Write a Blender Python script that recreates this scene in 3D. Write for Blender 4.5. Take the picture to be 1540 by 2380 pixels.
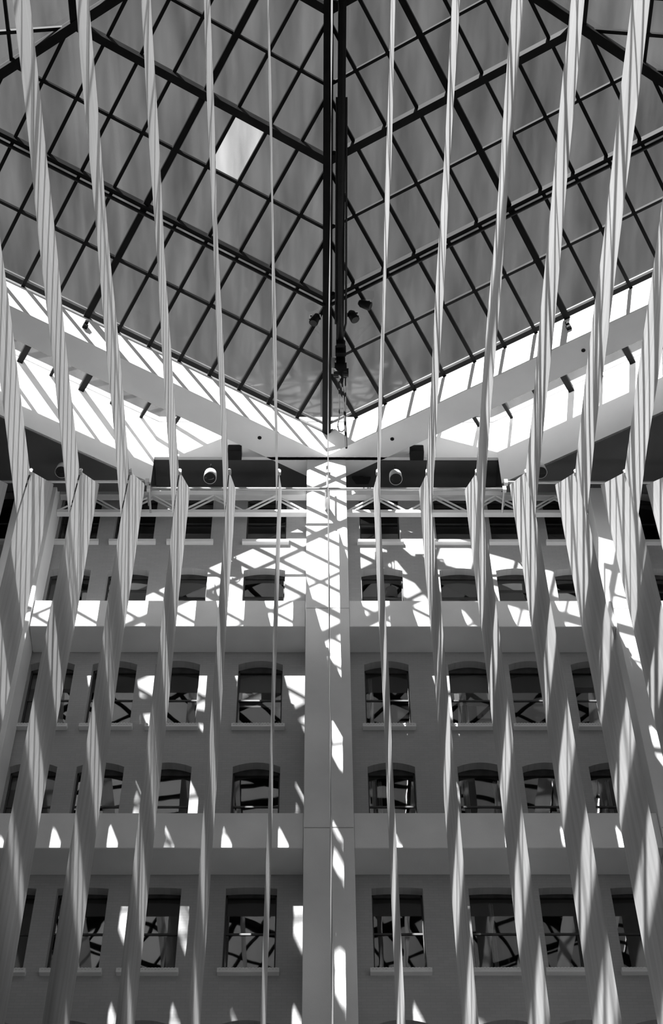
import bpy, math, random
from mathutils import Vector, Matrix
random.seed(7)
for o in list(bpy.data.objects): bpy.data.objects.remove(o)
scene = bpy.context.scene
COL = scene.collection

# ------------------------------------------------------------------ camera
cam_d = bpy.data.cameras.new('camera'); cam = bpy.data.objects.new('camera', cam_d); COL.objects.link(cam)
cam_d.sensor_fit = 'VERTICAL'; cam_d.sensor_height = 36.0; cam_d.sensor_width = 36.0
cam_d.lens = 58.59; cam_d.clip_end = 500
_r = Vector((0.99995842, -0.00654062, -0.00635448)).normalized()
_u = Vector((-0.00135893, -0.79592454, 0.60539432)).normalized()
_b = _r.cross(_u)
cam.matrix_world = Matrix(((_r.x, _u.x, _b.x, -0.2805), (_r.y, _u.y, _b.y, 0.0), (_r.z, _u.z, _b.z, 1.6), (0, 0, 0, 1)))
scene.camera = cam

# ------------------------------------------------------------------ light
SUNV = Vector((0.39, 1.02, -1.0)).normalized()          # direction the sunlight travels
world = bpy.data.worlds.new('sky'); scene.world = world; world.use_nodes = True
nt = world.node_tree; nt.nodes.clear()
sky = nt.nodes.new('ShaderNodeTexSky'); sky.sky_type = 'NISHITA'; sky.sun_disc = False
sky.sun_elevation = math.asin(-SUNV.z); sky.sun_rotation = math.atan2(-SUNV.x, -SUNV.y)
sky.air_density = 1.0; sky.dust_density = 5.0
sep = nt.nodes.new('ShaderNodeSeparateColor'); bg = nt.nodes.new('ShaderNodeBackground'); out = nt.nodes.new('ShaderNodeOutputWorld')
nt.links.new(sky.outputs[0], sep.inputs[0]); nt.links.new(sep.outputs[0], bg.inputs[0]); nt.links.new(bg.outputs[0], out.inputs[0])
bg.inputs[1].default_value = 0.027
sd = bpy.data.lights.new('sun', 'SUN'); sd.energy = 26.0; sd.angle = math.radians(0.55)
sun = bpy.data.objects.new('sun', sd); COL.objects.link(sun); sun.location = (-20, -50, 90)
sun.rotation_euler = SUNV.to_track_quat('-Z', 'Y').to_euler()
vs = scene.view_settings
vs.view_transform = 'Standard'; vs.look = 'None'; vs.gamma = 1.0; vs.use_curve_mapping = False; vs.exposure = -0.12

# ------------------------------------------------------------------ materials
def mat(name):
    m = bpy.data.materials.new(name); m.use_nodes = True; n = m.node_tree; n.nodes.clear()
    return m, n, n.nodes.new('ShaderNodeOutputMaterial')
def paint(name, v, rough=0.7, noise=0.06, scale=1.2, bump=0.0, bscale=40, spec=0.3, metal=0.0):
    m, n, o = mat(name)
    b = n.nodes.new('ShaderNodeBsdfPrincipled'); b.inputs['Roughness'].default_value = rough
    b.inputs['Specular IOR Level'].default_value = spec; b.inputs['Metallic'].default_value = metal
    tc = n.nodes.new('ShaderNodeTexCoord')
    t = n.nodes.new('ShaderNodeTexNoise'); t.inputs['Scale'].default_value = scale; t.inputs['Detail'].default_value = 6
    r = n.nodes.new('ShaderNodeMapRange'); r.inputs[1].default_value = 0.3; r.inputs[2].default_value = 0.7
    r.inputs[3].default_value = v - noise; r.inputs[4].default_value = v + noise
    n.links.new(tc.outputs['Object'], t.inputs['Vector']); n.links.new(t.outputs[0], r.inputs[0]); n.links.new(r.outputs[0], b.inputs['Base Color'])
    if bump:
        t2 = n.nodes.new('ShaderNodeTexNoise'); t2.inputs['Scale'].default_value = bscale; t2.inputs['Detail'].default_value = 3
        bp = n.nodes.new('ShaderNodeBump'); bp.inputs['Strength'].default_value = bump; bp.inputs['Distance'].default_value = 0.02
        n.links.new(tc.outputs['Object'], t2.inputs['Vector']); n.links.new(t2.outputs[0], bp.inputs['Height']); n.links.new(bp.outputs[0], b.inputs['Normal'])
    n.links.new(b.outputs[0], o.inputs[0]); return m
def brick_mat():
    m, n, o = mat('painted_brick')
    b = n.nodes.new('ShaderNodeBsdfPrincipled'); b.inputs['Roughness'].default_value = 0.75; b.inputs['Specular IOR Level'].default_value = 0.2
    tc = n.nodes.new('ShaderNodeTexCoord'); mp = n.nodes.new('ShaderNodeMapping'); mp.inputs['Rotation'].default_value = (math.radians(90), 0, 0)
    br = n.nodes.new('ShaderNodeTexBrick'); br.inputs['Scale'].default_value = 1.0; br.inputs['Brick Width'].default_value = 0.22
    br.inputs['Row Height'].default_value = 0.075; br.inputs['Mortar Size'].default_value = 0.006
    br.inputs['Color1'].default_value = (0.43, 0.43, 0.43, 1); br.inputs['Color2'].default_value = (0.46, 0.46, 0.46, 1); br.inputs['Mortar'].default_value = (0.40, 0.40, 0.40, 1)
    n.links.new(tc.outputs['Object'], mp.inputs['Vector']); n.links.new(mp.outputs[0], br.inputs['Vector'])
    t = n.nodes.new('ShaderNodeTexNoise'); t.inputs['Scale'].default_value = 0.6; t.inputs['Detail'].default_value = 7
    r = n.nodes.new('ShaderNodeMapRange'); r.inputs[3].default_value = 0.8; r.inputs[4].default_value = 1.12
    mx = n.nodes.new('ShaderNodeMixRGB'); mx.blend_type = 'MULTIPLY'; mx.inputs[0].default_value = 1
    n.links.new(tc.outputs['Object'], t.inputs['Vector']); n.links.new(t.outputs[0], r.inputs[0])
    n.links.new(br.outputs[0], mx.inputs[1]); n.links.new(r.outputs[0], mx.inputs[2]); n.links.new(mx.outputs[0], b.inputs['Base Color'])
    bp = n.nodes.new('ShaderNodeBump'); bp.inputs['Strength'].default_value = 0.2; bp.inputs['Distance'].default_value = 0.006; bp.invert = True
    n.links.new(br.outputs[1], bp.inputs['Height']); n.links.new(bp.outputs[0], b.inputs['Normal'])
    n.links.new(b.outputs[0], o.inputs[0]); return m
def fabric_mat(name, sc):
    m, n, o = mat(name)
    tc = n.nodes.new('ShaderNodeTexCoord')
    w = n.nodes.new('ShaderNodeTexNoise'); w.inputs['Scale'].default_value = 1.0; w.inputs['Detail'].default_value = 5
    mp = n.nodes.new('ShaderNodeMapping'); mp.inputs['Scale'].default_value = sc
    r = n.nodes.new('ShaderNodeMapRange'); r.inputs[1].default_value = 0.3; r.inputs[2].default_value = 0.7
    r.inputs[3].default_value = 0.47; r.inputs[4].default_value = 0.60
    n.links.new(tc.outputs['Object'], mp.inputs[0]); n.links.new(mp.outputs[0], w.inputs['Vector']); n.links.new(w.outputs[0], r.inputs[0])
    d = n.nodes.new('ShaderNodeBsdfDiffuse'); t = n.nodes.new('ShaderNodeBsdfTranslucent'); mx = n.nodes.new('ShaderNodeMixShader'); mx.inputs[0].default_value = 0.31
    n.links.new(r.outputs[0], d.inputs[0]); n.links.new(r.outputs[0], t.inputs[0])
    n.links.new(d.outputs[0], mx.inputs[1]); n.links.new(t.outputs[0], mx.inputs[2]); n.links.new(mx.outputs[0], o.inputs[0]); return m
def two_sided_fresnel(n, ior):      # same reflectance on both surfaces of a thin sheet
    g = n.nodes.new('ShaderNodeNewGeometry'); r = n.nodes.new('ShaderNodeMapRange'); fr = n.nodes.new('ShaderNodeFresnel')
    r.inputs[3].default_value = ior; r.inputs[4].default_value = 1.0 / ior
    n.links.new(g.outputs['Backfacing'], r.inputs[0]); n.links.new(r.outputs[0], fr.inputs[0]); return fr
def sky_glass(name, haze, tint=0.92, hcol=0.75):
    m, n, o = mat(name)
    tr = n.nodes.new('ShaderNodeBsdfTransparent'); tr.inputs[0].default_value = (tint, tint, tint, 1)
    tl = n.nodes.new('ShaderNodeBsdfTranslucent'); tl.inputs[0].default_value = (hcol, hcol, hcol, 1)
    gl = n.nodes.new('ShaderNodeBsdfGlossy'); gl.inputs['Roughness'].default_value = 0.05; gl.inputs[0].default_value = (0.9, 0.9, 0.9, 1)
    fr = two_sided_fresnel(n, 1.4)
    tc = n.nodes.new('ShaderNodeTexCoord'); t = n.nodes.new('ShaderNodeTexNoise'); t.inputs['Scale'].default_value = 0.8; t.inputs['Detail'].default_value = 8
    mp = n.nodes.new('ShaderNodeMapping'); mp.inputs['Scale'].default_value = (2.2, 0.35, 1)
    r = n.nodes.new('ShaderNodeMapRange'); r.inputs[1].default_value = 0.3; r.inputs[2].default_value = 0.75; r.inputs[3].default_value = haze * 0.55; r.inputs[4].default_value = haze * 1.5
    n.links.new(tc.outputs['Object'], mp.inputs[0]); n.links.new(mp.outputs[0], t.inputs['Vector']); n.links.new(t.outputs[0], r.inputs[0])
    m1 = n.nodes.new('ShaderNodeMixShader'); m2 = n.nodes.new('ShaderNodeMixShader')
    n.links.new(r.outputs[0], m1.inputs[0]); n.links.new(tr.outputs[0], m1.inputs[1]); n.links.new(tl.outputs[0], m1.inputs[2])
    n.links.new(fr.outputs[0], m2.inputs[0]); n.links.new(m1.outputs[0], m2.inputs[1]); n.links.new(gl.outputs[0], m2.inputs[2])
    n.links.new(m2.outputs[0], o.inputs[0]); return m
def window_glass():
    m, n, o = mat('window_glass')
    tr = n.nodes.new('ShaderNodeBsdfTransparent'); tr.inputs[0].default_value = (0.7, 0.7, 0.7, 1)
    gl = n.nodes.new('ShaderNodeBsdfGlossy'); gl.inputs['Roughness'].default_value = 0.015
    tc = n.nodes.new('ShaderNodeTexCoord'); t = n.nodes.new('ShaderNodeTexNoise'); t.inputs['Scale'].default_value = 1.1; t.inputs['Detail'].default_value = 1
    bp = n.nodes.new('ShaderNodeBump'); bp.inputs['Strength'].default_value = 0.08; bp.inputs['Distance'].default_value = 0.02
    n.links.new(tc.outputs['Object'], t.inputs['Vector']); n.links.new(t.outputs[0], bp.inputs['Height']); n.links.new(bp.outputs[0], gl.inputs['Normal'])
    fr = two_sided_fresnel(n, 1.9)
    m2 = n.nodes.new('ShaderNodeMixShader'); n.links.new(fr.outputs[0], m2.inputs[0]); n.links.new(tr.outputs[0], m2.inputs[1]); n.links.new(gl.outputs[0], m2.inputs[2])
    n.links.new(m2.outputs[0], o.inputs[0]); return m
M = dict(
    white=paint('white_plaster', 0.84, 0.7, 0.04, 0.7, 0.15, 60),
    concrete=paint('pale_concrete', 0.80, 0.65, 0.05, 0.8, 0.25, 50),
    brick=brick_mat(),
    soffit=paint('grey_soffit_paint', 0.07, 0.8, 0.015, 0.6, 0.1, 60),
    steel=paint('black_steel', 0.006, 0.5, 0.002, 3, spec=0.12),
    zinc=paint('grey_metal_sill', 0.16, 0.4, 0.03, 2, spec=0.5),
    alu=paint('bare_aluminium', 0.55, 0.35, 0.05, 3, metal=0.7),
    lamp=paint('grey_lamp_body', 0.5, 0.5, 0.05, 3),
    dark=paint('unlit_room_black', 0.02, 0.9, 0.008, 1),  # near-black colour stands in for the shade of the unlit rooms
    frame=paint('dark_window_frame', 0.06, 0.5, 0.02, 3),
    blind=paint('grey_blind', 0.35, 0.9, 0.04, 2),
    curtain=paint('pale_curtain', 0.7, 0.9, 0.05, 2),
    floor=paint('stone_floor', 0.15, 0.5, 0.03, 0.5),
    roofing=paint('roof_felt', 0.2, 0.9, 0.03, 0.5),
    side=paint('side_wall_paint', 0.35, 0.8, 0.05, 0.5),
    rubber=paint('black_rubber', 0.01, 0.7, 0.003, 3),
    cloth=fabric_mat('sail_cloth_overhead', (1, .35, 5)), cloth_drop=fabric_mat('sail_cloth_falling', (1, 4, .3)), glass=sky_glass('roof_glass', 0.024), milk=sky_glass('milky_glass', 0.10), wglass=window_glass())

# ------------------------------------------------------------------ helpers
def mesh_obj(name, V, F, m, parent=None, smooth=False):
    me = bpy.data.meshes.new(name); me.from_pydata([tuple(v) for v in V], [], F); me.materials.append(M[m]); me.update()
    if smooth:
        for p in me.polygons: p.use_smooth = True
    o = bpy.data.objects.new(name, me); COL.objects.link(o)
    if parent: o.parent = parent
    return o
def tag(o, label=None, cat=None, group=None, kind=None):
    if label: o['label'] = label
    if cat: o['category'] = cat
    if group: o['group'] = group
    if kind: o['kind'] = kind
    return o
def empty(name, loc=(0, 0, 0)):
    o = bpy.data.objects.new(name, None); o.empty_display_size = 0.2; COL.objects.link(o); o.location = loc; return o
class MB:
    def __init__(s): s.V = []; s.F = []
    def add(s, V, F):
        k = len(s.V); s.V += [tuple(v) for v in V]; s.F += [tuple(i + k for i in f) for f in F]; return s
    def box(s, x0, x1, y0, y1, z0, z1):
        return s.add([(x0,y0,z0),(x1,y0,z0),(x1,y1,z0),(x0,y1,z0),(x0,y0,z1),(x1,y0,z1),(x1,y1,z1),(x0,y1,z1)],
                     [(0,3,2,1),(4,5,6,7),(0,1,5,4),(1,2,6,5),(2,3,7,6),(3,0,4,7)])
    def bar(s, p, q, w, h, up=(0, 0, 1)):
        p = Vector(p); q = Vector(q); d = (q - p).normalized(); sd = d.cross(Vector(up)).normalized() * (w / 2); u = sd.cross(d).normalized() * (h / 2)
        V = [p - sd - u, p + sd - u, p + sd + u, p - sd + u, q - sd - u, q + sd - u, q + sd + u, q - sd + u]
        return s.add(V, [(0,1,2,3),(7,6,5,4),(0,4,5,1),(1,5,6,2),(2,6,7,3),(3,7,4,0)])
    def tube(s, pts, r, n=10, cap=True):
        pts = [Vector(p) for p in pts]; rings = []; V = []; F = []
        rr = r if isinstance(r, (list, tuple)) else [r] * len(pts)
        ref = None
        for i, p in enumerate(pts):
            d = (pts[min(i + 1, len(pts) - 1)] - pts[max(i - 1, 0)]).normalized()
            if ref is None: ref = d.orthogonal().normalized()
            ref = (ref - d * ref.dot(d)).normalized(); b = d.cross(ref)
            for k in range(n):
                a = 2 * math.pi * k / n; V.append(p + (ref * math.cos(a) + b * math.sin(a)) * rr[i])
        for i in range(len(pts) - 1):
            for k in range(n): F.append((i*n+k, i*n+(k+1) % n, (i+1)*n+(k+1) % n, (i+1)*n+k))
        if cap: F.append(tuple(range(n))[::-1]); F.append(tuple(range((len(pts)-1)*n, len(pts)*n)))
        return s.add(V, F)
    def prism(s, poly, z):            # poly: 3D points, extruded by vector z
        n = len(poly); z = Vector(z); V = [Vector(p) for p in poly] + [Vector(p) + z for p in poly]
        return s.add(V, [tuple(range(n))[::-1], tuple(range(n, 2*n))] + [(i, (i+1) % n, (i+1) % n + n, i + n) for i in range(n)])
    def build(s, name, m, parent=None, smooth=False): return mesh_obj(name, s.V, s.F, m, parent, smooth)

# ------------------------------------------------------------------ measures
S3 = math.sqrt(0.75)
CX, CY = 0.0125, 27.777            # far corner of the hexagonal skylight
R = 15.514; HC = Vector((CX, CY - R)); INR = R * S3
ZA = 40.80                          # underside of the ring beam
ZE = 41.96                          # top of the white curb
ZG = 42.14                          # glass at the eave
RISE = 2.70 / INR                   # roof slope per metre of plan
ZS = 42.48                          # glass strip outside the ring beam
WB = 39.42                          # lower edge of the diagonal walls
YW = 28.90                          # old facade
YC = 27.90                          # column faces
XW, YWALL = 4.95, 27.83             # corner of diagonal and frontal upper walls
def face(i):                        # face i: outward normal azimuth, returns (mid, e, n_in)
    a = math.radians(60 + 60 * i)   # i=0 -> right far face (normal 60 deg), i=1 -> left far face (120 deg)
    no = Vector((math.cos(a), math.sin(a))); e = Vector((-no.y, no.x))
    return HC + no * INR, e, -no
def fp(i, s, t, z):                 # point of face i: s along the eave, t inward from the curb
    m, e, n = face(i); q = m + e * s + n * t; return Vector((q.x, q.y, z))
def roofz(t): return ZG + RISE * t
def hexpt(k, rad, z):               # hexagon corner k
    a = math.radians(30 + 60 * k); return Vector((HC.x + rad * math.cos(a), HC.y + rad * math.sin(a), z))

# ------------------------------------------------------------------ room shell
XS, YB = 16.5, -4.4
tag(MB().box(-XS, XS, YB, 31.6, -0.2, 0).build('floor', 'floor'), 'pale stone atrium floor', 'floor', kind='structure')
tag(MB().box(-XS - .3, -XS, YB, 31.6, 0, 42.4).build('wall_left', 'side'), 'plain left side wall of the atrium', 'wall', kind='structure')
tag(MB().box(XS, XS + .3, YB, 31.6, 0, 42.4).build('wall_right', 'side'), 'plain right side wall of the atrium', 'wall', kind='structure')
tag(MB().box(-XS, XS, YB - .3, YB, 0, 42.4).build('wall_front', 'side'), 'plain atrium wall behind the viewer', 'wall', kind='structure')

ROWS = [(38.20, 40.40, .10), (34.74, 36.95, .10), (30.92, 33.15, .14), (27.36, 29.56, .14), (23.66, 25.86, .03), (20.10, 22.32, .12)]
COLS = [-9.15, -7.005, -5.415, -3.81, -1.70, 1.51, 3.65, 5.20, 6.79, 8.95]
WW, REC = 1.13, 0.26
def facade():
    b = MB(); y = YW; N = 8
    def q(x0, x1, z0, z1): b.add([(x0, y, z0), (x1, y, z0), (x1, y, z1), (x0, y, z1)], [(0, 1, 2, 3)])
    zc = 40.85
    for (zb, zt, rise) in ROWS:
        top = zt + rise
        q(-XS, XS, top, zc); zc = zb
        xs = [-XS]
        for c in COLS: xs += [c - WW / 2, c + WW / 2]
        xs.append(XS)
        for k in range(0, len(xs), 2): q(xs[k], xs[k + 1], zb, top)
        for c in COLS:
            P = []
            for j in range(N + 1):
                u = j / N; P.append((c - WW / 2 + WW * u, zt + rise * (1 - (2 * u - 1) ** 2)))
            for j in range(N):
                (xa, za), (xb, zb2) = P[j], P[j + 1]
                b.add([(xa, y, za), (xb, y, zb2), (xb, y, top), (xa, y, top)], [(0, 1, 2, 3)])
                b.add([(xa, y, za), (xb, y, zb2), (xb, y + REC + .1, zb2), (xa, y + REC + .1, za)], [(3, 2, 1, 0)])
            for x, f in ((c - WW / 2, (0, 1, 2, 3)), (c + WW / 2, (3, 2, 1, 0))):
                b.add([(x, y, zb), (x, y + REC + .1, zb), (x, y + REC + .1, zt), (x, y, zt)], [f])
            b.add([(c - WW/2, y, zb), (c + WW/2, y, zb), (c + WW/2, y + REC + .1, zb), (c - WW/2, y + REC + .1, zb)], [(0, 1, 2, 3)])
    q(-XS, XS, 0, zc)
    return b
tag(facade().build('wall_back', 'brick'), 'old white-painted brick facade with rows of sash windows', 'wall', kind='structure')
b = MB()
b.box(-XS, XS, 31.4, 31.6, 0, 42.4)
tag(b.build('wall_interior', 'dark'), 'near-black backing for the unlit rooms behind the facade windows', 'wall', kind='structure')

# upper walls: outline of the octagon-like lantern outside the glazed strip
WPOLY = [(XW, YWALL), (15.95, 21.47), (15.95, 3.06), (XW, -3.30), (-XW, -3.30), (-15.95, 3.06), (-15.95, 21.47), (-XW, YWALL)]
def upper_wall(name, a, c, z0, z1, label, th=0.12):
    a = Vector((*a, 0)); c = Vector((*c, 0)); d = (c - a).normalized(); n = Vector((d.y, -d.x, 0))
    ctr = Vector((HC.x, HC.y, 0))
    if n.dot(ctr - a) > 0: n = -n
    poly = [a + Vector((0, 0, z0)), c + Vector((0, 0, z0)), c + n * th + Vector((0, 0, z0)), a + n * th + Vector((0, 0, z0))]
    o = MB().prism(poly, (0, 0, z1 - z0)).build(name, 'white')
    tag(o, label, 'wall', kind='structure'); return o
names = ['right', 'right_side', 'right_rear', 'rear', 'left_rear', 'left_side', 'left']
for k in range(8):
    a, c = WPOLY[k], WPOLY[(k + 1) % 8]
    if k == 7: upper_wall('wall_upper_middle', a, c, ZA, ZS + .1, 'short white bulkhead wall above the central column', .10)
    else: upper_wall('wall_upper_' + names[k], a, c, WB + .03, ZS + .1, 'white slanting upper wall below the roof glass, %s side' % names[k].replace('_', ' '))
# lower soffits outside these walls
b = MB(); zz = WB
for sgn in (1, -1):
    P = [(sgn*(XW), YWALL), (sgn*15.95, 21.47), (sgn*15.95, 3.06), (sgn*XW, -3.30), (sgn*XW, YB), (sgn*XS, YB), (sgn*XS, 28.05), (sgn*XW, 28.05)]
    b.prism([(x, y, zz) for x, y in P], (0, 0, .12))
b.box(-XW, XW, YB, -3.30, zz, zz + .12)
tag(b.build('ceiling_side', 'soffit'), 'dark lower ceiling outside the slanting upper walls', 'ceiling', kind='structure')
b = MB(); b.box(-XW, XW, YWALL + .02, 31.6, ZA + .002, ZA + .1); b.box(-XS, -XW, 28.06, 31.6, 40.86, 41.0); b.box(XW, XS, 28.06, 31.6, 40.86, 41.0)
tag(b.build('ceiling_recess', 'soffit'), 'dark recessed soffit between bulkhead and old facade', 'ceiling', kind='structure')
b = MB()
W = WPOLY; X2, Y0, Y1 = 17.2, -5.2, 32.0
RECT = [(X2, Y1), (X2, 21.47), (X2, 3.06), (X2, Y0), (-X2, Y0), (-X2, 3.06), (-X2, 21.47), (-X2, Y1)]
for k in range(8):
    a, c = W[k], W[(k+1) % 8]; d, e = RECT[k], RECT[(k+1) % 8]
    b.prism([(a[0], a[1], 42.62), (c[0], c[1], 42.62), (e[0], e[1], 42.62), (d[0], d[1], 42.62)], (0, 0, .25))
tag(b.build('ceiling_roof', 'roofing'), 'flat roof slab around the glass lantern', 'roof', kind='structure')

# ------------------------------------------------------------------ ring beam (curb)
ring = empty('ring_beam', (HC.x, HC.y, ZA)); tag(ring, 'white hexagonal ring beam carrying the pyramid skylight', 'beam', kind='structure')
TO = 0.92                                                        # beam width outward
def P0(v): return Vector(v) - Vector((HC.x, HC.y, ZA))
for i in range(6):
    k0, k1 = i, i + 1
    A, B_ = hexpt(k0, R, 0), hexpt(k1, R, 0); ro = R + TO / S3
    C_, D_ = hexpt(k1, ro, 0), hexpt(k0, ro, 0)
    up = lambda v, z: P0((v.x, v.y, z))
    MB().prism([up(A, ZA), up(B_, ZA), up(C_, ZA), up(D_, ZA)], (0, 0, ZE - ZA)).build('curb_segment', 'white', ring)
    ri = R + .05 / S3
    A2, B2 = hexpt(k0, ri, 0), hexpt(k1, ri, 0)
    MB().prism([up(A2, ZE), up(B2, ZE), up(C_, ZE), up(D_, ZE)], (0, 0, .17)).build('metal_sill', 'zinc', ring)
for i in range(6):
    A, B_ = hexpt(i, R + .3, 0), hexpt(i + 1, R + .3, 0); ro = R + 1.22 / S3; C_, D_ = hexpt(i + 1, ro, 0), hexpt(i, ro, 0)
    MB().prism([P0((v.x, v.y, ZE + .17)) for v in (A, B_, C_, D_)], (0, 0, .14)).build('sun_block_flange', 'zinc', ring)  # unseen flange, added to cut the sunlight reaching the upper walls
# black steel stubs, downlights and brackets on the ring beam
for fi, side in ((1, 'left'), (0, 'right')):
    m, e, n = face(fi)
    q = m + n * .05; nm = empty('camera_bracket', (q.x, q.y, 41.45))
    bb = MB(); bb.box(-.07, .07, -.06, .06, -.07, .02); bb.build('housing', 'steel', nm)
    bb = MB(); bb.box(-.05, .05, -.02, .1, .06, .16); bb.build('mount', 'steel', nm)
    nm.rotation_euler.z = math.atan2(e.y, e.x)
    tag(nm, 'small black bracket on the %s white curb under the thick rafter' % side, 'bracket')
for x, y, lab in ((-1.907, 27.15, 'left of the central column'), (1.882, 27.186, 'right of the central column'), (7.063, 24.206, 'far right beside a black stub')):
    o = empty('downlight', (x, y, ZA)); MB().tube([(0, 0, -.012), (0, 0, .05)], .058, 16).build('rim', 'rubber', o); MB().tube([(0, 0, -.016), (0, 0, -.011)], .03, 12).build('lens', 'steel', o)
    tag(o, 'tiny round black downlight in the ring beam underside, ' + lab, 'light')

# ------------------------------------------------------------------ skylight
SP = 0.967; T0, DT = 0.14, 1.695
sk = empty('skylight', (0, 0, 0)); tag(sk, 'hexagonal glass pyramid skylight on black steel bars', 'skylight', kind='structure')
TT = [T0 + DT * k for k in range(8)] + [INR - .02]
def hw(t): return (INR - t) * math.tan(math.radians(30))
pane_n = 0; rest = MB()
def clip(poly, f):
    res = []
    for k in range(len(poly)):
        a, c = poly[k], poly[(k + 1) % len(poly)]; fa, fc = f(a), f(c)
        if fa >= 0: res.append(a)
        if (fa >= 0) != (fc >= 0):
            u = fa / (fa - fc); res.append((a[0] + (c[0] - a[0]) * u, a[1] + (c[1] - a[1]) * u))
    return res
for i in range(6):
    # hip
    for_h = (hexpt(i, R + .15, roofz(0) - .14), Vector((HC.x, HC.y, roofz(INR) - .14)))
    MB().bar(for_h[0], for_h[1], .25, .34).build('hip_beam', 'steel', sk)
    # purlins
    for j, t in enumerate(TT[:-1]):
        h = hw(t)
        if h < .2: continue
        a, c = fp(i, -h, t, roofz(t)), fp(i, h, t, roofz(t))
        dz = Vector((0, 0, 1)); mm, e, n = face(i); nn = Vector((n.x, n.y, 0))
        if j == 0: MB().bar(a - dz * .02, c - dz * .02, .07, .05).build('purlin', 'zinc', sk)
        elif j == 2:
            MB().bar(a - dz * .12, c - dz * .12, .12, .22).build('purlin', 'steel', sk)
            o = MB().tube([a - dz * .30 - nn * .14, c - dz * .30 - nn * .14], .055, 8).build('service_rail', 'steel', sk)
            MB().tube([a - dz * .2 - nn * .02, c - dz * .2 - nn * .02], .022, 6).build('conduit', 'alu', sk)
        elif j % 2 == 0: MB().bar(a - dz * .14, c - dz * .14, .22, .26).build('purlin', 'steel', sk)
        else: MB().bar(a - dz * .05, c - dz * .05, .085, .10).build('purlin', 'steel', sk)
    # rafters
    for k in range(-8, 9):
        s = k * SP; te = INR - abs(s) / math.tan(math.radians(30))
        if te < .4: continue
        a, c = fp(i, s, -.1, roofz(-.1) - .05), fp(i, s, te, roofz(te) - .05)
        w, h = (.17, .2) if k == 0 else (.095, .12)
        MB().bar(a, c, w, h).build('rafter', 'steel', sk)
    # panes
    ED = [k * SP for k in range(-9, 10)]
    for j in range(len(TT) - 1):
        for k in range(len(ED) - 1):
            poly = [(ED[k], TT[j]), (ED[k+1], TT[j]), (ED[k+1], TT[j+1]), (ED[k], TT[j+1])]
            poly = clip(poly, lambda q: hw(q[1]) - q[0]); poly = clip(poly, lambda q: hw(q[1]) + q[0]) if len(poly) > 2 else []
            if len(poly) < 3: continue
            P = [fp(i, s, t, roofz(t) + .01) for s, t in poly]
            vis = (i in (0, 1)) or (i in (2, 5) and j < 5)
            if i in (0, 1) or (i == 2 and k < 7) or (i == 5 and k > 10):
                mm = 'milk' if (i == 1 and j == 3 and -2.0 < ED[k] < -1.9) else 'glass'
                MB().prism(P, (0, 0, .012)).build('pane', mm, sk); pane_n += 1
            else: rest.prism(P, (0, 0, .012))
o = rest.build('pane', 'glass', sk); o['kind'] = 'stuff'
# glazed strip between ring beam and upper walls
strip = empty('glazed_strip', (0, 0, 0)); tag(strip, 'flat strip of roof glass on short black bars outside the ring beam', 'skylight', kind='structure')
for i in range(6):
    t0, t1 = -.90, -2.50
    for k in range(-9, 10):
        s = k * SP
        if i in (0, 1) and (s if i == 1 else -s) < 0: pass
        a, c = fp(i, s, t0 + .2, ZS - .06), fp(i, s, t1 - .05, ZS - .06)
        if max(a.y, c.y) > YWALL + .1: c = a + (c - a) * max(0.05, min(1, (YWALL - a.y) / (c.y - a.y)))
        if max(a.y, c.y) > YWALL + .1 or min(a.y, c.y) < -3.3: continue
        heavy = abs(k) == 1
        MB().bar(a, c, .17 if heavy else .085, .2 if heavy else .12).build('bar', 'steel', strip)
    for k in range(-9, 9):
        poly = [fp(i, k*SP, t0, ZS), fp(i, (k+1)*SP, t0, ZS), fp(i, (k+1)*SP, t1, ZS), fp(i, k*SP, t1, ZS)]
        poly = [Vector((p.x, min(max(p.y, -3.3), YWALL), p.z)) for p in poly]
        if (poly[0] - poly[3]).length < .1 and (poly[1] - poly[2]).length < .1: continue
        MB().prism(poly, (0, 0, .012)).build('pane', 'glass', strip)
for i, side in ((1, 'left'), (0, 'right')):                       # black trim along the top of the slanting walls
    a, c = fp(i, -7.7, -2.47, ZS - .02), fp(i, 7.7, -2.47, ZS - .02)

# ------------------------------------------------------------------ facade frame: columns, beams
JO = [0, 4.3, 11.75, 19.2, 26.745, 34.207, 40.79]
def column(x0, x1, label):
    r = empty('column', ((x0 + x1) / 2, YC + .45, 0)); tag(r, label, 'column', kind='structure')
    for a, c in zip(JO[:-1], JO[1:]):
        m = MB(); m.box(x0 - (x0+x1)/2, x1 - (x0+x1)/2, -.45, .5, a + .008, c - .008); o = m.build('panel', 'concrete', r)
        bv = o.modifiers.new('bevel', 'BEVEL'); bv.width = .012; bv.segments = 1
    MB().box(x0 - (x0+x1)/2 + .02, x1 - (x0+x1)/2 - .02, -.43, .48, 0, 40.7).build('core', 'soffit', r)
column(-.555, .56, 'pale square central column with sunlit upper end')
column(-8.70, -7.58, 'pale column at the left end of the beams')
column(7.375, 8.50, 'pale column at the right end of the beams')
for x0, x1, side in ((-7.575, -.56, 'left'), (.565, 7.37, 'right')):
    for z0, z1, lv in ((33.60, 34.62, 'upper'), (26.24, 27.27, 'lower'), (18.88, 19.9, 'third')):
        o = MB().box(x0, x1, 28.0, YW + .0, z0, z1).build('beam', 'concrete')
        bv = o.modifiers.new('bevel', 'BEVEL'); bv.width = .015; bv.segments = 1
        tag(o, 'pale %s horizontal beam spanning %s of the central column' % (lv, side), 'beam', kind='structure')
for x0, x1, side in ((-XS, -8.71, 'left'), (8.51, XS, 'right')):
    for z0, z1, lv in ((33.60, 34.62, 'upper'), (26.24, 27.27, 'lower')):
        tag(MB().box(x0, x1, 28.0, YW, z0, z1).build('beam', 'concrete'), 'pale %s beam beyond the %s end column' % (lv, side), 'beam', kind='structure')

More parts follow.
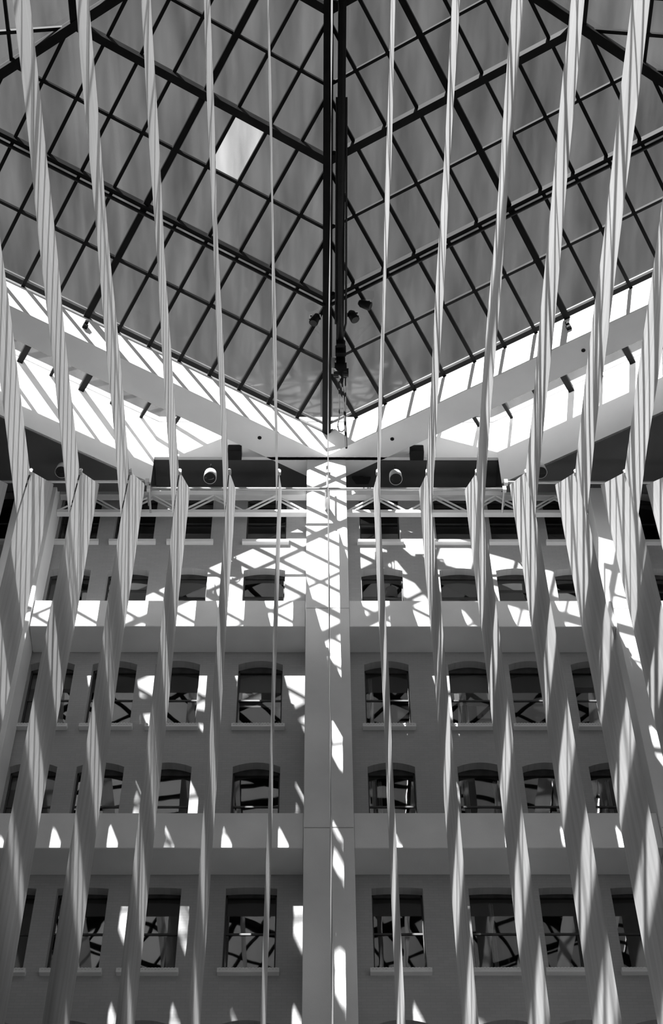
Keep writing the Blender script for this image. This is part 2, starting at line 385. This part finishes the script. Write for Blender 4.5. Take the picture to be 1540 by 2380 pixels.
# ------------------------------------------------------------------ windows
rown = ['top', 'second', 'third', 'fourth', 'fifth', 'lowest']
coln = ['beyond the left end column', 'fourth left of the central column', 'third left of the central column', 'second left of the central column', 'first left of the central column',
        'first right of the central column', 'second right of the central column', 'third right of the central column', 'fourth right of the central column', 'beyond the right end column']
BL = {(2, 4): .55, (2, 6): .52, (2, 1): .25, (2, 8): .22, (0, 3): .3, (3, 1): .2, (4, 6): .0}
CU = {(2, 5): (.13,), (2, 6): (.28, .36), (2, 8): (.55, .66, .78), (3, 5): (.12, .26), (3, 6): (.2, .8), (3, 8): (.2, .4, .6, .8), (4, 6): (.45,)}
wn = 0
for ri, (zb, zt, rise) in enumerate(ROWS):
    for ci, c in enumerate(COLS):
        if ri == 5 and ci in (0, 9) or ri == 4 and ci in (0, 9): continue
        wn += 1
        w = empty('window_%d' % wn, (c, YW + REC, zb)); tag(w, 'recessed sash window in the %s row, %s' % (rown[ri], coln[ci]), 'window', kind='structure')
        h = zt - zb; top = h + rise; x = WW / 2
        for a, bq in (((-x, 0), (-x, top)), ((x, 0), (x, top))):
            MB().box(a[0] - .035, a[0] + .035, -.03, .05, 0, h + .02).build('frame_stile', 'frame', w)
        MB().box(-x, x, -.03, .05, h - .06, top + .01).build('frame_head', 'frame', w)
        MB().box(-x, x, -.03, .05, 0, .06).build('frame_rail', 'frame', w)
        mid = h * .52
        MB().box(-x + .03, x - .03, -.02, .035, mid - .025, mid + .025).build('meeting_rail', 'frame', w)
        MB().box(-x + .03, x - .03, .005, .013, mid + .02, h - .05).build('pane', 'wglass', w)
        MB().box(-x + .03, x - .03, -.005, .003, .05, mid - .02).build('pane', 'wglass', w)
        sl = MB().box(-x - .085, x + .085, -REC - .13, -.03, -.13, -.02)
        o = sl.build('sill', 'concrete', w)
        d = MB()
        nd = 18
        for k in range(nd):
            xx = -x - .06 + (2 * x + .12) * (k + .5) / nd; d.box(xx - .02, xx + .02, -REC - .145, -REC - .13, -.06, -.025)
        if ri in (2, 4): d.build('dentil_band', 'concrete', o)
        if (ri, ci) in BL and BL[(ri, ci)] > 0: MB().box(-x + .05, x - .05, .06, .07, h - BL[(ri, ci)] * h, h - .05).build('blind', 'blind', w)
        if (ri, ci) in CU:
            for u in CU[(ri, ci)]:
                xx = -x + 2 * x * u; V = []; F = []
                n = 8
                for k in range(n + 1):
                    for z in (.08, h - .1): V.append((xx - .05 + .1 * k / n, .14 + .03 * math.sin(k * 1.9), z))
                for k in range(n): F.append((2*k, 2*k+2, 2*k+3, 2*k+1))
                mesh_obj('curtain', V, F, 'curtain', w)

# ------------------------------------------------------------------ truss in front of the old facade
def truss(x0, x1, side):
    r = empty('roof_truss', ((x0 + x1) / 2, 28.45, 38.9)); cx = (x0 + x1) / 2; L = (x1 - x0) / 2
    tag(r, 'pale steel lattice truss below the dark soffit, %s of the central column' % side, 'truss')
    MB().box(-L, L, -.10, .10, .78, 1.06).build('top_chord', 'concrete', r)
    MB().box(-L, L, -.12, .12, 1.06, 1.09).build('flange', 'concrete', r)
    MB().box(-L, L, -.08, .08, -.02, .11).build('bottom_chord', 'concrete', r)
    n = 4; st = 2 * L / n
    for k in range(n):
        a = -L + k * st
        for yy in (-.06, .06):
            MB().tube([(a + .05, yy, .1), (a + st / 2, yy, .8)], .028, 8).build('web', 'concrete', r)
            MB().tube([(a + st / 2, yy, .8), (a + st - .05, yy, .1)], .028, 8).build('web', 'concrete', r)
truss(-7.57, -.57, 'left'); truss(.575, 7.36, 'right')

# ------------------------------------------------------------------ pipes that carry the ribbons
def pipe(x0, x1, z, label, ends):
    r = empty('hanging_pipe', ((x0 + x1) / 2, 27.2, z)); tag(r, label, 'pipe'); L = (x1 - x0) / 2
    MB().tube([(-L, 0, 0), (L, 0, 0)], .045, 12).build('tube', 'alu', r, True)
    for e in ends:
        MB().box(e * L - .05, e * L + .05, -.06, .06, -.08, .08).build('end_clamp', 'alu', r)
        MB().tube([(e * L, 0, .05), (e * L, .85, .05)], .03, 8).build('bracket_arm', 'alu', r)
    return r
pp = pipe(-4.88, 4.88, 38.40, 'long pale pipe across the front of the central column', (-1, 1))
MB().tube([(.02, .08, -.35), (.02, .08, 1.2)], .03, 8).build('hanger_rod', 'alu', pp); MB().box(-.05, .09, .03, .70, -.05, .05).build('column_bracket', 'alu', pp)
pipe(-12.0, -4.95, 38.72, 'thin pipe at the left end, under the dark ceiling', (1,)); pipe(4.95, 12.0, 38.72, 'thin pipe at the right end, under the dark ceiling', (-1,))

# ------------------------------------------------------------------ cloth ribbons
YF, YBK, ZT = 24.41, 27.09, 33.58
PY, PZ = 24.65, 35.70
SPC = 1.25
place = {0: 'edge-on before the central column'}
for k in range(1, 9):
    w = ['first', 'second', 'third', 'fourth', 'fifth', 'sixth', 'seventh', 'eighth'][k - 1]
    place[k] = w + ' right of the central column'; place[-k] = w + ' left of the central column'
for i in range(-8, 9):
    rg = random.Random(100 + i); X = i * SPC
    r = empty('cloth_ribbon', (X, YBK, 15.0)); tag(r, 'pale cloth ribbon running overhead and dropping down the facade, ' + place[i], 'ribbon', 'cloth ribbons strung across the atrium')
    ph = [rg.uniform(0, 6.28) for _ in range(6)]; amp = 0.5
    ztop = 38.22 if abs(i) < 4 else 38.46
    # overhead band
    V = []; F = []; NL, NW = 80, 8
    for a in range(NL + 1):
        u = a / NL
        for c in range(NW + 1):
            v = c / NW
            p0 = (YF + (PY - YF) * v, ZT + (PZ - ZT) * v)
            p1 = (-2.0, ZT + .38 + (PZ - .25 - ZT - .38) * v)
            y = p0[0] + (p1[0] - p0[0]) * u; z = p0[1] + (p1[1] - p0[1]) * u
            dd = min(1, u * 12) * amp
            dx = dd * (.016 * math.sin(y * 1.1 + ph[0] + v * 1.6) + .020 * math.sin(y * .45 + ph[1] - v * 2.2) + .006 * math.sin(v * 6 + ph[2] + y * .5) + .03 * math.sin(y * .23 + ph[3]))
            z += dd * (.02 * math.sin(y * .6 + ph[4]))
            V.append((dx, y - YBK, z - 15.0))
    for a in range(NL):
        for c in range(NW):
            k = a * (NW + 1) + c; F.append((k, k + 1, k + NW + 2, k + NW + 1))
    mesh_obj('overhead_band', V, F, 'cloth', r, True)
    # falling band
    V = []; F = []; NZ, NW = 60, 8
    zlow = 15.0
    for a in range(NZ + 1):
        for c in range(NW + 1):
            v = c / NW; y = YF + (YBK - YF) * v
            zf = ZT + (PZ - ZT) * min(1, (y - YF) / (PY - YF)) if y < PY else PZ + (ztop - PZ) * (y - PY) / (YBK - PY)
            u = a / NZ; z = zf + (zlow - zf) * u
            dd = min(1, u * 6) * amp
            dx = .02 + dd * (.016 * math.sin(z * .5 + ph[3] + v * .5) + .006 * math.sin(z * 1.0 + ph[5] - v * .8))
            V.append((dx, y - YBK, z - 15.0))
    for a in range(NZ):
        for c in range(NW):
            k = a * (NW + 1) + c; F.append((k, k + NW + 1, k + NW + 2, k + 1))
    mesh_obj('falling_band', V, F, 'cloth_drop', r, True)
    b = MB(); b.tube([(.02, PY - YBK - .02, PZ - 15 - .05), (.02, PY - YBK + .05, PZ - 15 + .12)], .045, 8); b.box(-.03, .07, PY - YBK - .05, PY - YBK + .05, PZ - 15 - .1, PZ - 15)
    b.build('clip', 'alu', r)

# ------------------------------------------------------------------ lamps and boxes under the ceiling
def can(x, z, y, label, dz):
    r = empty('can_lamp', (x, y, z)); tag(r, label, 'lamp', 'cylinder lamps along the pipe')
    ax = Vector((0, -.28, -1)).normalized()
    MB().tube([-ax * .22, -ax * .18, ax * .16], [.13, .17, .18], 20).build('body', 'lamp', r, True)
    MB().tube([ax * .161, ax * .175], [.165, .16], 20).build('lens', 'rubber', r)
    MB().tube([-ax * .2, Vector((0, 0, .55))], .018, 8).build('stem', 'steel', r)
    pts = [(.0 + .11 * math.cos(t), -.12 + 0.03 * math.sin(t), -.28 + .11 * math.sin(t)) for t in [k * math.pi / 8 - math.pi * 1.15 for k in range(11)]]
    MB().tube(pts, .012, 6).build('cable_loop', 'rubber', r)
can(-3.21, 38.80, 27.05, 'cylinder lamp over the pipe, left of the central column', -.36); can(1.90, 38.76, 27.05, 'cylinder lamp over the pipe, right of the central column', -.32)
can(-7.29, 38.93, 26.95, 'cylinder lamp half hidden by ribbons at far left', -.2); can(5.92, 39.08, 27.05, 'cylinder lamp half hidden by ribbons at far right', -.2)
for x, s in ((-2.63, 'left'), (2.60, 'right')):
    r = empty('loudspeaker', (x, 27.66, 40.62)); tag(r, 'small black box loudspeaker under the ring beam, %s of the central column' % s, 'speaker')
    o = MB().box(-.2, .2, -.16, .16, 0, .34).build('cabinet', 'rubber', r); bv = o.modifiers.new('bevel', 'BEVEL'); bv.width = .02; bv.segments = 2
    MB().box(-.17, .17, -.08, .16, .34, .46).build('mount', 'lamp', r); MB().box(-.17, .17, -.165, -.16, .04, .30).build('grille', 'steel', r)
r = empty('track_fixture', (1.02, 28.55, 40.60)); tag(r, 'flat black fixture under the dark soffit, right of the central column', 'fixture')
MB().prism([(-.27, -.1, 0), (.27, -.1, 0), (.20, .1, 0), (-.15, .1, 0)], (0, 0, .1)).build('housing', 'rubber', r); MB().box(-.05, .05, -.05, .05, .1, .2).build('stem', 'rubber', r)

# rigging along the central hip
def hipz(y): return roofz((CY - y) * S3)
r = empty('rigging_boom', (.40, 25.4, 41.6)); tag(r, 'black rigging boom slung beside the central hip with hoist and hanging cables', 'rigging')
def L_(x, y, z): return (x - .40, y - 25.4, z - 41.6)
MB().tube([L_(.37, 12, hipz(12) - .45), L_(.37, 17, hipz(17) - .45), L_(.38, 25.3, hipz(25.3) - .55)], .11, 10).build('boom', 'steel', r, True)
MB().tube([L_(.50, 18.0, hipz(18) - .40), L_(.53, 22.3, hipz(22.3) - .62), L_(.54, 24.2, hipz(24.2) - .55), L_(.46, 24.6, hipz(24.6) - .55)], .03, 8).build('side_cable', 'rubber', r)
MB().tube([L_(.24, 18.0, hipz(18) - .40), L_(.25, 24.2, hipz(24.2) - .6)], .025, 8).build('side_cable', 'rubber', r)
for k, (y, w, h) in enumerate(((24.75, .26, .16), (25.0, .30, .2), (25.25, .26, .18))):
    MB().box(-w / 2, w / 2, y - 25.4 - .06, y - 25.4 + .06, hipz(y) - .6 - h - 41.6, hipz(y) - .6 + h - 41.6).build('clamp', 'steel', r)
zb = hipz(25.4) - .75
MB().box(-.17, .17, -.12, .12, zb - 41.6 - .40, zb - 41.6 + .05).build('hoist_body', 'rubber', r)
MB().tube([(-.20, 0, zb - 41.6 - .3), (.22, 0, zb - 41.6 - .3)], .13, 12).build('hoist_drum', 'rubber', r)
MB().box(-.26, -.16, -.1, .1, zb - 41.6 - .2, zb - 41.6 + .35).build('motor_cover', 'lamp', r)
MB().tube([(0, 0, zb - 41.6 - .4), (.02, 0, zb - 41.6 - .8)], [.09, .05], 10).build('hook_block', 'rubber', r)
zz0 = zb - 41.6 - .6
MB().tube([(.03, 0, zz0), (.08, 0, zz0 - 1.6), (.10, 0, zz0 - 2.6), (.11, 0, zz0 - 3.4)], [.02, .025, .035, .03], 8).build('hanging_cable', 'rubber', r)
lp = [(-.05, 0, zz0), (-.06, 0, zz0 - 1.9), (-.11, 0, zz0 - 2.35), (-.08, 0, zz0 - 2.6), (.0, 0, zz0 - 2.65), (.07, 0, zz0 - 2.55), (.09, 0, zz0 - 2.35)]
MB().tube(lp, .016, 8).build('cable_loop', 'rubber', r)
MB().tube([(.13, 0, zz0), (.12, 0, zz0 - 1.2), (.10, 0, zz0 - 2.2)], .018, 8).build('hanging_cable', 'rubber', r)
def spot(x, y, z, ax, label):
    r = empty('spotlight', (x, y, z)); tag(r, label, 'spotlight')
    ax = Vector(ax).normalized()
    MB().tube([-ax * .2, -ax * .12, ax * .16], [.07, .12, .13], 12).build('body', 'steel', r, True); MB().tube([ax * .161, ax * .17], .11, 12).build('lens', 'rubber', r)
    MB().bar((-.16, 0, .2), (.16, 0, .2), .05, .04).build('yoke', 'steel', r); MB().bar((-.15, 0, 0), (-.15, 0, .2), .03, .04, (0, 1, 0)).build('yoke_arm', 'steel', r); MB().bar((.15, 0, 0), (.15, 0, .2), .03, .04, (0, 1, 0)).build('yoke_arm', 'steel', r)
spot(-.33, 24.1, 42.25, (-.3, .2, -1), 'black spotlight left of the hip on the lower rail')
spot(.74, 24.0, 42.25, (.4, .2, -1), 'black spotlight right of the hip on the lower rail, nearer the boom')
spot(1.08, 23.68, 42.35, (.9, .1, -.5), 'black spotlight tilted outward, right of the other one on the rail')
print('panes', pane_n)
